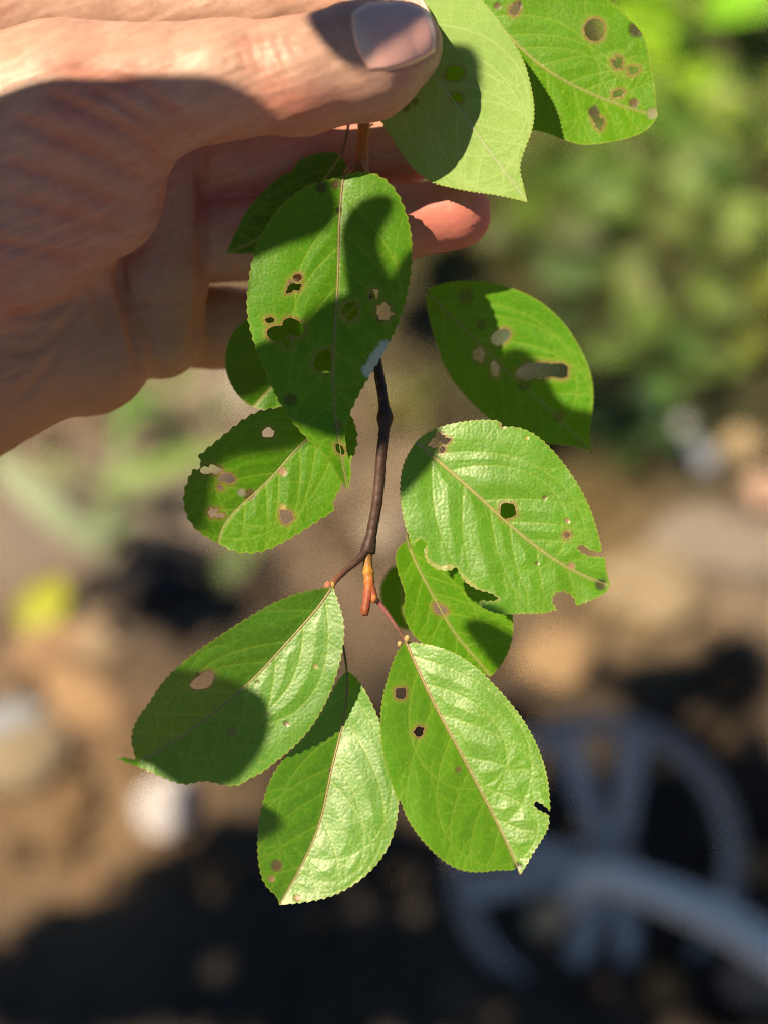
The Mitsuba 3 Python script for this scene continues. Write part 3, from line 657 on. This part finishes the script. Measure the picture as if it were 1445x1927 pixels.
# bottom middle leaf
leaf([(653, 1262, 1), (668, 1272), (685, 1295), (703, 1330), (716, 1362), (726, 1395), (738, 1440), (749, 1490), (750, 1530), (740, 1575), (722, 1612), (694, 1645), (658, 1672), (620, 1690), (575, 1699), (526, 1704, 1), (522, 1688), (502, 1672), (490, 1648), (484, 1605), (486, 1555), (494, 1510), (510, 1462), (535, 1425), (570, 1390), (600, 1350), (622, 1308), (636, 1280)],
     [(653, 1264), (652, 1320), (640, 1385), (622, 1460), (606, 1535), (575, 1615), (527, 1702)], 2, (-.1, -.13), petiole=([(622, 1106, 4.5), (636, 1150, -1), (645, 1210, -3)], .4, (.10, .06, .03), (.16, .14, .05)), fold=.42, droop=.010, mat='leaf_sheen', seed=12, label='bottom middle leaf, half in shade, tip pointing down', tone=(.95, 1.02, 1.05),
     spots=[(522, 1630, 13, BN), (512, 1655, 7, PB), (560, 1692, 8, PB), (622, 1450, 4, BN)], serr=(.28, 1.5), nv=6, quilt=.9, ribcol=(.26, .17, .09))
# bottom right leaf
leaf([(764, 1207, 1), (782, 1210), (812, 1214), (850, 1226), (890, 1250), (930, 1288), (965, 1328), (995, 1370), (1018, 1420), (1032, 1470), (1035, 1528, 1), (1018, 1512), (1003, 1508), (1006, 1522), (1032, 1534, 1), (1034, 1552), (1022, 1578), (1005, 1602), (990, 1630), (978, 1648, 1), (972, 1628), (968, 1640), (940, 1638), (905, 1643), (872, 1641), (845, 1630), (815, 1606), (785, 1572), (762, 1535), (754, 1508, 1), (748, 1510), (738, 1480), (724, 1440), (716, 1395), (715, 1345), (722, 1300), (735, 1255), (750, 1220)],
     [(764, 1208), (782, 1250), (820, 1330), (868, 1420), (915, 1510), (950, 1580), (978, 1647)], -1, (-.08, -.28), petiole=([(704, 1124, 1.5), (725, 1150, 1), (748, 1182, 0)], .55, (.30, .11, .10), (.32, .18, .12)), fold=.42, droop=.010, mat='leaf_sheen', seed=13, label='bottom right leaf with a sunlit right half and a notched edge', tone=(1.15, 1.12, 1),
     holes=[blob(754, 1305, 11, 11, 0, .1, 1), blob(788, 1377, 9, 10, 40, .14, 2)], spots=[(862, 1450, 7, (.16, .12, .04)), (976, 1630, 8, DB)], serr=(.26, 1.1), nv=6, quilt=1.1, ribcol=(.32, .20, .11))
# bud stubs where the petioles leave the twig
for (bx, by, bw, br, bc) in ((618, 1104, 5.5, .8, (.36, .14, .08)), (626, 1102, 5.5, .55, (.45, .28, .08)), (766, 1202, -.6, .55, (.42, .32, .12)), (752, 1212, -.6, .45, (.42, .32, .12)), (704, 1127, 2.4, .6, (.42, .16, .05))):
    m = trimesh.creation.icosphere(3); v = np.array(m.vertices) * br * [1, 1.25, 1]; v = v * (1 + .2 * vn(v, 1.4, 3))[:, None]
    add('apple_twig__bud', (L2W(v + loc(bx, by, bw)), m.faces), 'bark', smooth=True, color=np.clip(np.array(bc) * (1 + .3 * vn(v, 2, 4))[:, None], .01, 1))

# added unseen leaf shapes, outlined from the shadows they throw on twig and hand
for i, (poly, w, s) in enumerate((
    ([(-170, 205), (0, 184), (170, 162), (330, 154), (440, 166), (500, 190), (535, 208), (548, 226), (520, 250), (330, 330), (-120, 340)], 22, 190),
    ([(-170, 300), (100, 290), (330, 300), (370, 400), (300, 520), (60, 620), (-170, 640)], 13, 200),
    ([(-170, 600), (100, 560), (230, 525), (330, 505), (480, 565), (440, 780), (250, 870), (40, 1000), (-170, 980)], -11, 215),
    ([(520, 560), (600, 600), (590, 690), (500, 760), (430, 780), (410, 640)], -8, 190),
    ([(555, -90), (565, 0), (580, 40), (620, 90), (690, 178), (745, 165), (795, 60), (798, -90)], 21, 200),
    ([(410, 530), (476, 497), (520, 485), (581, 461), (648, 440), (645, 335), (570, 335), (440, 405)], 7, 185),
    ([(649, 414), (690, 392), (733, 366), (785, 385), (745, 440), (713, 473), (741, 509), (768, 550), (768, 620), (690, 650), (659, 557), (668, 537), (661, 505), (653, 457)], 6, 195),
    ([(420, 710), (470, 672), (512, 667), (557, 653), (605, 613), (637, 577), (661, 555), (765, 590), (780, 700), (700, 830), (640, 840), (560, 800), (430, 800)], 5, 180),
    ([(400, 740), (560, 730), (640, 800), (600, 852), (519, 882), (456, 890), (440, 929), (440, 962), (418, 1050), (310, 1000), (330, 840)], 0, 195),
    ([(730, 800), (800, 760), (850, 800), (832, 853), (812, 888), (790, 923), (755, 962), (710, 962)], 5, 180),
    ([(925, 640), (985, 634), (1013, 669), (1038, 726), (1045, 768), (1140, 763), (1140, 880), (890, 890), (880, 760)], -17, 185),
    ([(850, 1168), (895, 1150), (935, 1165), (965, 1205), (1060, 1215), (1050, 1330), (945, 1285), (905, 1212), (868, 1186)], -4, 190),
    ([(215, 1340), (304, 1287), (360, 1297), (449, 1285), (500, 1294), (533, 1327), (538, 1369), (520, 1450), (450, 1510), (370, 1510), (345, 1478), (282, 1430), (225, 1445)], 6, 185),
    ([(470, 1500), (542, 1546), (604, 1552), (612, 1580), (575, 1618), (515, 1638), (460, 1640)], 2, 170))):
    shade_blocker(poly, w, s, i)

# ------------------------------------------------------------------ what lies and grows on the ground behind
def stone(px, py, rpx, col, label=None, cat='stone', name='stone', flat=.6, elong=1.0, rot=0.0, seed=0, group=None, mat='soil'):
    c = ground_at(px, py); dist = np.linalg.norm(c - CAM); r = rpx * .1 / 300 * dist
    m = trimesh.creation.icosphere(3); v = np.array(m.vertices)
    g = np.random.default_rng(seed + int(px))
    for _ in range(9):                         # broken faces
        n = g.normal(size=3); n /= np.linalg.norm(n); h = v @ n; v = v - n * np.maximum(h - g.uniform(.62, .9), 0)[:, None]
    v = v * (1 + .10 * vn(v, 1.5, seed))[:, None] * [elong, 1, flat * 1.2]
    a = math.radians(rot); v = v @ np.array([[math.cos(a), math.sin(a), 0], [-math.sin(a), math.cos(a), 0], [0, 0, 1]])
    col = np.array(col) * (.7 if .25 < col[0] < .5 else .85); v = v * r + [c[0], c[1], gh(c[0], c[1]) + flat * r * .35]
    cc = np.array(col) * (1 + .2 * vn(v, 40, seed) + .12 * vn(v, 160, seed + 1))[:, None]
    k = free(name); add(k, (v, m.faces), mat, label, cat, group, smooth=28 if False else True, color=np.clip(cc, .01, .95))
    return k


TAN, PALE, WHITE, DARK, PINK = (.42, .29, .17), (.50, .44, .36), (.52, .51, .52), (.035, .035, .038), (.48, .36, .30)
for a in ((318, 1530, 62, WHITE, 'white stone below the curled tip of the lower left leaf', 1.0, .7, 50), (1288, 808, 30, (.42, .43, .45), 'small white stone by the dark weeds at the right', .9, .7, 0),
          (1318, 862, 38, (.30, .33, .40), 'blue grey stone just under the small white stone', 1.0, .6, 40), (1398, 842, 44, (.44, .34, .20), 'tan stone at the right edge beside the white one', 1.0, .7, 0),
          (1440, 935, 48, (.50, .34, .26), 'pinkish stone cut by the right edge of the picture', 1.0, .7, 0), (1380, 1040, 105, (.30, .26, .21), 'large pale pinkish stone at the right', 1.5, .45, 5),
          (1215, 1120, 90, (.40, .32, .20), 'broad sandy stone right of the glossy leaf tip', 1.3, .45, -15), (1050, 1245, 70, (.42, .29, .16), 'tan stone showing between the two right hand lower leaves', 1.2, .5, 10),
          (50, 1440, 75, (.33, .27, .18), 'cream stone near the left edge, low down', 1.3, .5, 10), (30, 1375, 60, (.36, .40, .44), 'blue grey stone at the left edge above the cream one', 1.1, .5, -20),
          (300, 1100, 92, (.03, .03, .033), 'black stone left of the stem above the lower left leaf', 1.3, .6, 15), (205, 1210, 52, (.38, .29, .19), 'tan stone beside the yellow fallen leaf', 1.3, .5, 50),
          (105, 1230, 60, (.40, .26, .15), 'brown stone under the yellow fallen leaf', 1.3, .4, 10), (1035, 1735, 36, (.62, .46, .30), 'tan pebble inside the wheel', 1.2, .6, 20), (1250, 1865, 40, (.46, .25, .09), 'orange brown pebble below the wheel', .9, .7, 60),
          (1425, 1640, 34, (.46, .26, .11), 'orange brown pebble right of the wheel above the pipe', .9, .7, 60), (1425, 1850, 55, (.34, .26, .2), 'pinkish pebble in the lower right corner', 1.2, .6, 0),
          (150, 1330, 60, (.44, .29, .16), 'reddish tan stone left of the lower left leaf', 1.5, .4, -30), (740, 1010, 70, (.25, .21, .16), 'pale sandy stone behind the stem', 1.0, .5, 80), (470, 745, 52, (.42, .39, .31), 'whitish stone behind the small dark leaf', 1.2, .5, 70),
          (968, 667, 34, (.12, .13, .17), 'blue grey stone seen through the holes of the blurred leaf', 1.7, .5, -50)):
    px, py, rp, col, lab, el, fl, ro = a
    stone(px, py, rp, col, lab, flat=fl, elong=el, rot=ro, seed=int(py))
# loose small stones and clods: too many and too small to count
peb = MB(); g = np.random.default_rng(5)
pm = trimesh.creation.icosphere(1)
for _ in range(900):
    x, y = g.uniform(-.6, .6), g.uniform(.15, 1.5)
    r = g.uniform(.004, .016) * (1 if g.random() < .8 else 1.5); v = np.array(pm.vertices) * (1 + .25 * g.normal(size=(42, 1))) * [1, g.uniform(.7, 1.2), .6] * r + [x, y, gh(x, y) + .15 * r]
    i = GT.query([x, y])[1]
    peb.put(v, pm.faces, np.clip(gc[i] * g.choice([.55, .8, 1.15, 1.4]) * np.array([1.05, 1, .95]), .01, .6))
add('gravel', peb.mesh(), 'soil', 'small stones and clods strewn over the soil', None, kind='stuff', smooth=True, color=peb.col())


def big_leaf(mb, c, ax, nrm, L, wd, col, bend=.2): mb.put(*simple_leaf(np.asarray(c, float), np.asarray(ax, float), np.asarray(nrm, float), L, wd, bend, 9), col)


# fallen leaf and blades on the left
def lone(px, py, ang, Lpx, Wpx, col, name, label, cat, h=.02, tilt=.3):
    c = ground_at(px, py, h); s = .1 / 300 * np.linalg.norm(c - CAM)
    a = math.radians(ang); ax = math.cos(a) * R + math.sin(a) * U
    ax = ax - W * ax.dot(W) * 0 ; ax = ax - np.array([0, 0, ax[2] * .6])
    m = MB(); big_leaf(m, c + [0, 0, .01], ax, W + tilt * SUN, Lpx * s, Wpx * s, col)
    return add(free(name), m.mesh(), 'herb', label, cat, smooth=True, color=m.col())


lone(86, 1150, 65, 130, 82, (.42, .46, .03), 'fallen_leaf', 'yellow green fallen leaf on the brown soil at the left', 'leaf', h=.015)
lone(90, 960, -48, 330, 58, (.24, .32, .19), 'grass_blade', 'grey green grass blade slanting below the hand at the left edge', 'grass blade', h=.03)
lone(200, 1000, 10, 120, 44, (.26, .34, .20), 'grass_blade', 'pale grass blade tip lying right of the slanting grey green blade', 'grass blade', h=.02)
lone(320, 885, 24, 300, 50, (.22, .34, .09), 'grass_blade', 'yellow green grass blade behind the bitten leaf', 'grass blade', h=.05)
lone(250, 780, 70, 150, 48, (.10, .20, .04), 'grass_blade', 'dark green grass blade just below the edge of the hand', 'grass blade', h=.05)
lone(450, 1060, 60, 140, 50, (.10, .16, .05), 'grass_blade', 'short green blade below the bitten leaf', 'grass blade', h=.03)


def weed(px, py, n, Lpx, Wpx, spread, hgt, col, label, group=None, seed=0, name='weed', upright=.5):
    """a leafy weed: stem and leaves, each leaf a part"""
    g = np.random.default_rng(seed + int(px * 3 + py)); k = free(name); tag(k, label, 'weed', group)
    b = ground_at(px, py); b[2] = gh(b[0], b[1]); s = .1 / 300 * np.linalg.norm(b - CAM)
    top = b + [g.normal() * .02, g.normal() * .02, hgt]
    sp = spline([b - [0, 0, .01], (b + top) / 2 + g.normal(size=3) * .008, top], .02)
    add(k + '__stem', tube(sp, np.linspace(.0035, .0018, len(sp)), 6), 'herb', smooth=True, color=np.broadcast_to(np.array(col) * .9, (len(sp) * 6 + 2, 3)))
    for i in range(n):
        f = (i + .6) / n; o = sp[int(f * (len(sp) - 1))]
        a = i * 2.4 + g.uniform(-.4, .4); dr = np.array([math.cos(a), math.sin(a), g.uniform(-.1, upright)])
        L = Lpx * s * g.uniform(.75, 1.2); m = MB()
        big_leaf(m, o + dr * (spread * s * .35 + L * .5), dr, np.array([0, -.25, 1]) + .35 * g.normal(size=3), L, Wpx * s * g.uniform(.8, 1.2), np.array(col) * g.uniform(.75, 1.25) * [g.uniform(.85, 1.2), 1, g.uniform(.8, 1.2)], g.uniform(.1, .4))
        add(k + '__leaf', m.mesh(), 'herb', smooth=True, color=m.col())


YG, MG, OG, DG = (.24, .52, .02), (.12, .25, .03), (.13, .19, .035), (.04, .10, .015)
for a in ((1300, 150, 7, 150, 90, 60, .16, YG, 'bright yellow green weed right of the upper right leaf'), (1275, 260, 6, 120, 70, 50, .08, (.20, .34, .05), 'light green weed just below the bright yellow green one'),
          (1400, 60, 7, 150, 60, 60, .14, (.22, .30, .10), 'pale olive weed in the upper right corner'), (1390, 260, 6, 110, 60, 50, .07, OG, 'olive weed at the right edge below the corner'),
          (1200, 350, 7, 110, 60, 50, .06, (.13, .23, .04), 'soft green weed under the upper right leaf'), (1110, 60, 7, 120, 70, 60, .06, (.05, .10, .02), 'dark green weed behind the upper right leaf'), (1160, 170, 5, 110, 60, 60, .05, (.08, .14, .03), 'dim green weed hidden by the tip of the upper right leaf'), (1060, 390, 7, 120, 70, 60, .04, (.10, .19, .03), 'green weed below the upper right leaf, beside the pale leaf tip'), (1100, 320, 6, 100, 60, 50, .05, OG, 'olive weed right of the pale leaf tip'),
          (1310, 480, 7, 100, 60, 50, .08, (.16, .25, .06), 'mid green weed at half height of the blurred leaf, far right'), (1180, 560, 6, 100, 60, 50, .07, (.11, .17, .05), 'dark green weed right behind the blurred leaf'),
          (1425, 380, 7, 130, 70, 60, .12, (.035, .085, .015), 'dark green weed at the right edge under the olive one'), (1270, 175, 4, 110, 60, 40, .05, (.03, .075, .012), 'dark green weed in the gap under the bright yellow green weed'), (1425, 480, 6, 110, 60, 50, .08, (.24, .34, .09), 'light green weed cut by the right edge'), (1250, 690, 7, 110, 60, 60, .07, (.10, .18, .04), 'low dark weed above the small white stone'),
          (1400, 640, 6, 110, 60, 50, .08, (.17, .24, .05), 'green weed at the right edge above the tan stone'), (1020, 470, 6, 110, 60, 50, .06, (.07, .10, .03), 'dim weed above the blurred leaf'), (1050, 690, 5, 90, 50, 50, .05, (.05, .10, .03), 'dim weed hidden behind the blurred leaf'),
          (1190, 830, 6, 110, 60, 60, .05, (.045, .09, .03), 'dark weed between glossy leaf and white stone'), (780, 780, 5, 90, 45, 40, .04, (.16, .16, .05), 'olive weed behind the stem between the leaves'), (60, 20, 6, 140, 70, 60, .1, (.2, .3, .06), 'green weed above the wrist in the upper left corner'),
          (180, 930, 6, 120, 30, 50, .06, (.22, .28, .14), 'grey green weed below the hand'), (330, 800, 5, 110, 34, 50, .06, (.14, .22, .07), 'thin green weed between the hand and the bitten leaf')):
    weed(*a, seed=3)
# grass and herbs beyond the frame and thinly within
gm = MB(); g = np.random.default_rng(9)
for _ in range(2600):
    x, y = g.uniform(-1.6, 1.6), g.uniform(1.25, 3.4)
    if g.random() > sst(1.2, 2.0, y + .5 * x): continue
    L = g.uniform(.04, .10); dr = np.array([g.normal() * .5, g.normal() * .5, 1])
    big_leaf(gm, np.array([x, y, gh(x, y) + L * .4]), dr, np.array([g.normal(), -1, .4]), L, g.uniform(.006, .02), np.array([.11, .18, .045]) * g.uniform(.5, 1.5), .4)
add('grass', gm.mesh(), 'herb', 'rough green grass and herbs growing behind the weeds', 'grass', kind='stuff', smooth=True, color=gm.col())

# the spoked wheel lying tilted in the shade, and the pipe across it
wc = ground_at(1125, 1625, .05); ws = .1 / 300 * np.linalg.norm(wc - CAM)
wn_ = W + .12 * R; wn_ /= np.linalg.norm(wn_); wr = np.cross(U, wn_); wr /= np.linalg.norm(wr); wu = np.cross(wn_, wr)
def wp(x, y, z=0): return wc + ws * (x * wr + y * wu + z * wn_)
tag('wheel', 'grey plastic spoked wheel lying in the shade at the lower right', 'wheel')
an = np.linspace(0, 2 * np.pi, 97)
def ring(rad, tube_r, sides=14, sq=1.0):
    a = an[:-1]; b = np.arange(sides) * 2 * np.pi / sides
    v = np.array([[wp((rad + tube_r * math.cos(q)) * math.cos(p), (rad + tube_r * math.cos(q)) * math.sin(p), sq * tube_r * math.sin(q)) for q in b] for p in a]).reshape(-1, 3)
    i, j = np.meshgrid(np.arange(96), np.arange(sides), indexing='ij')
    f = np.stack([i * sides + j, ((i + 1) % 96) * sides + j, ((i + 1) % 96) * sides + (j + 1) % sides, i * sides + (j + 1) % sides], -1).reshape(-1, 4)
    return v, f
add('wheel__tyre', ring(262, 12, sq=1.6), 'rubber', smooth=True)
add('wheel__rim', ring(244, 8, sq=2.6), 'plastic', smooth=True)
add('wheel__hub', tube([wp(20, 0, -40), wp(20, 0, -30), wp(20, 0, 30), wp(20, 0, 36)], np.array([34, 44, 44, 30]) * ws, 24), 'rubber', smooth=35)
for a0, a1 in (((-62, 232), (4, 40)), ((68, 232), (40, 40)), ((-58, -232), (4, -40)), ((62, -232), (40, -40)), ((-236, 40), (-20, 10)), ((-236, -40), (-20, -14))):
    p0, p1 = np.array(a0, float), np.array(a1, float); n = np.array([-(p1 - p0)[1], (p1 - p0)[0]]); n /= np.linalg.norm(n)
    s0, s1, th = 24, 17, 12
    c = [p0 + n * s0, p0 - n * s0, p1 - n * s1, p1 + n * s1]
    v = np.array([wp(*q, -th) for q in c] + [wp(*q, th) for q in c])
    f = np.array([[3, 2, 1, 0], [4, 5, 6, 7], [0, 1, 5, 4], [1, 2, 6, 5], [2, 3, 7, 6], [3, 0, 4, 7]])
    add('wheel__spoke', (v, f), 'plastic')
pts = []
for (px, py, h) in ((1075, 1700, .02), (1092, 1668, .07), (1130, 1652, .10), (1180, 1660, .115), (1260, 1690, .13), (1350, 1728, .14), (1450, 1790, .15), (1600, 1880, .16), (1800, 1990, .12)):
    pts.append(ground_at(px, py, h))
sp = spline(pts, .01)
add('pipe', tube(sp, np.interp(np.linspace(0, 1, len(sp)), [0, .15, .4, 1], [.009, .012, .0155, .019]), 18), 'pipe_mat', 'pale grey pipe bending over the wheel at the lower right', 'pipe', smooth=True)
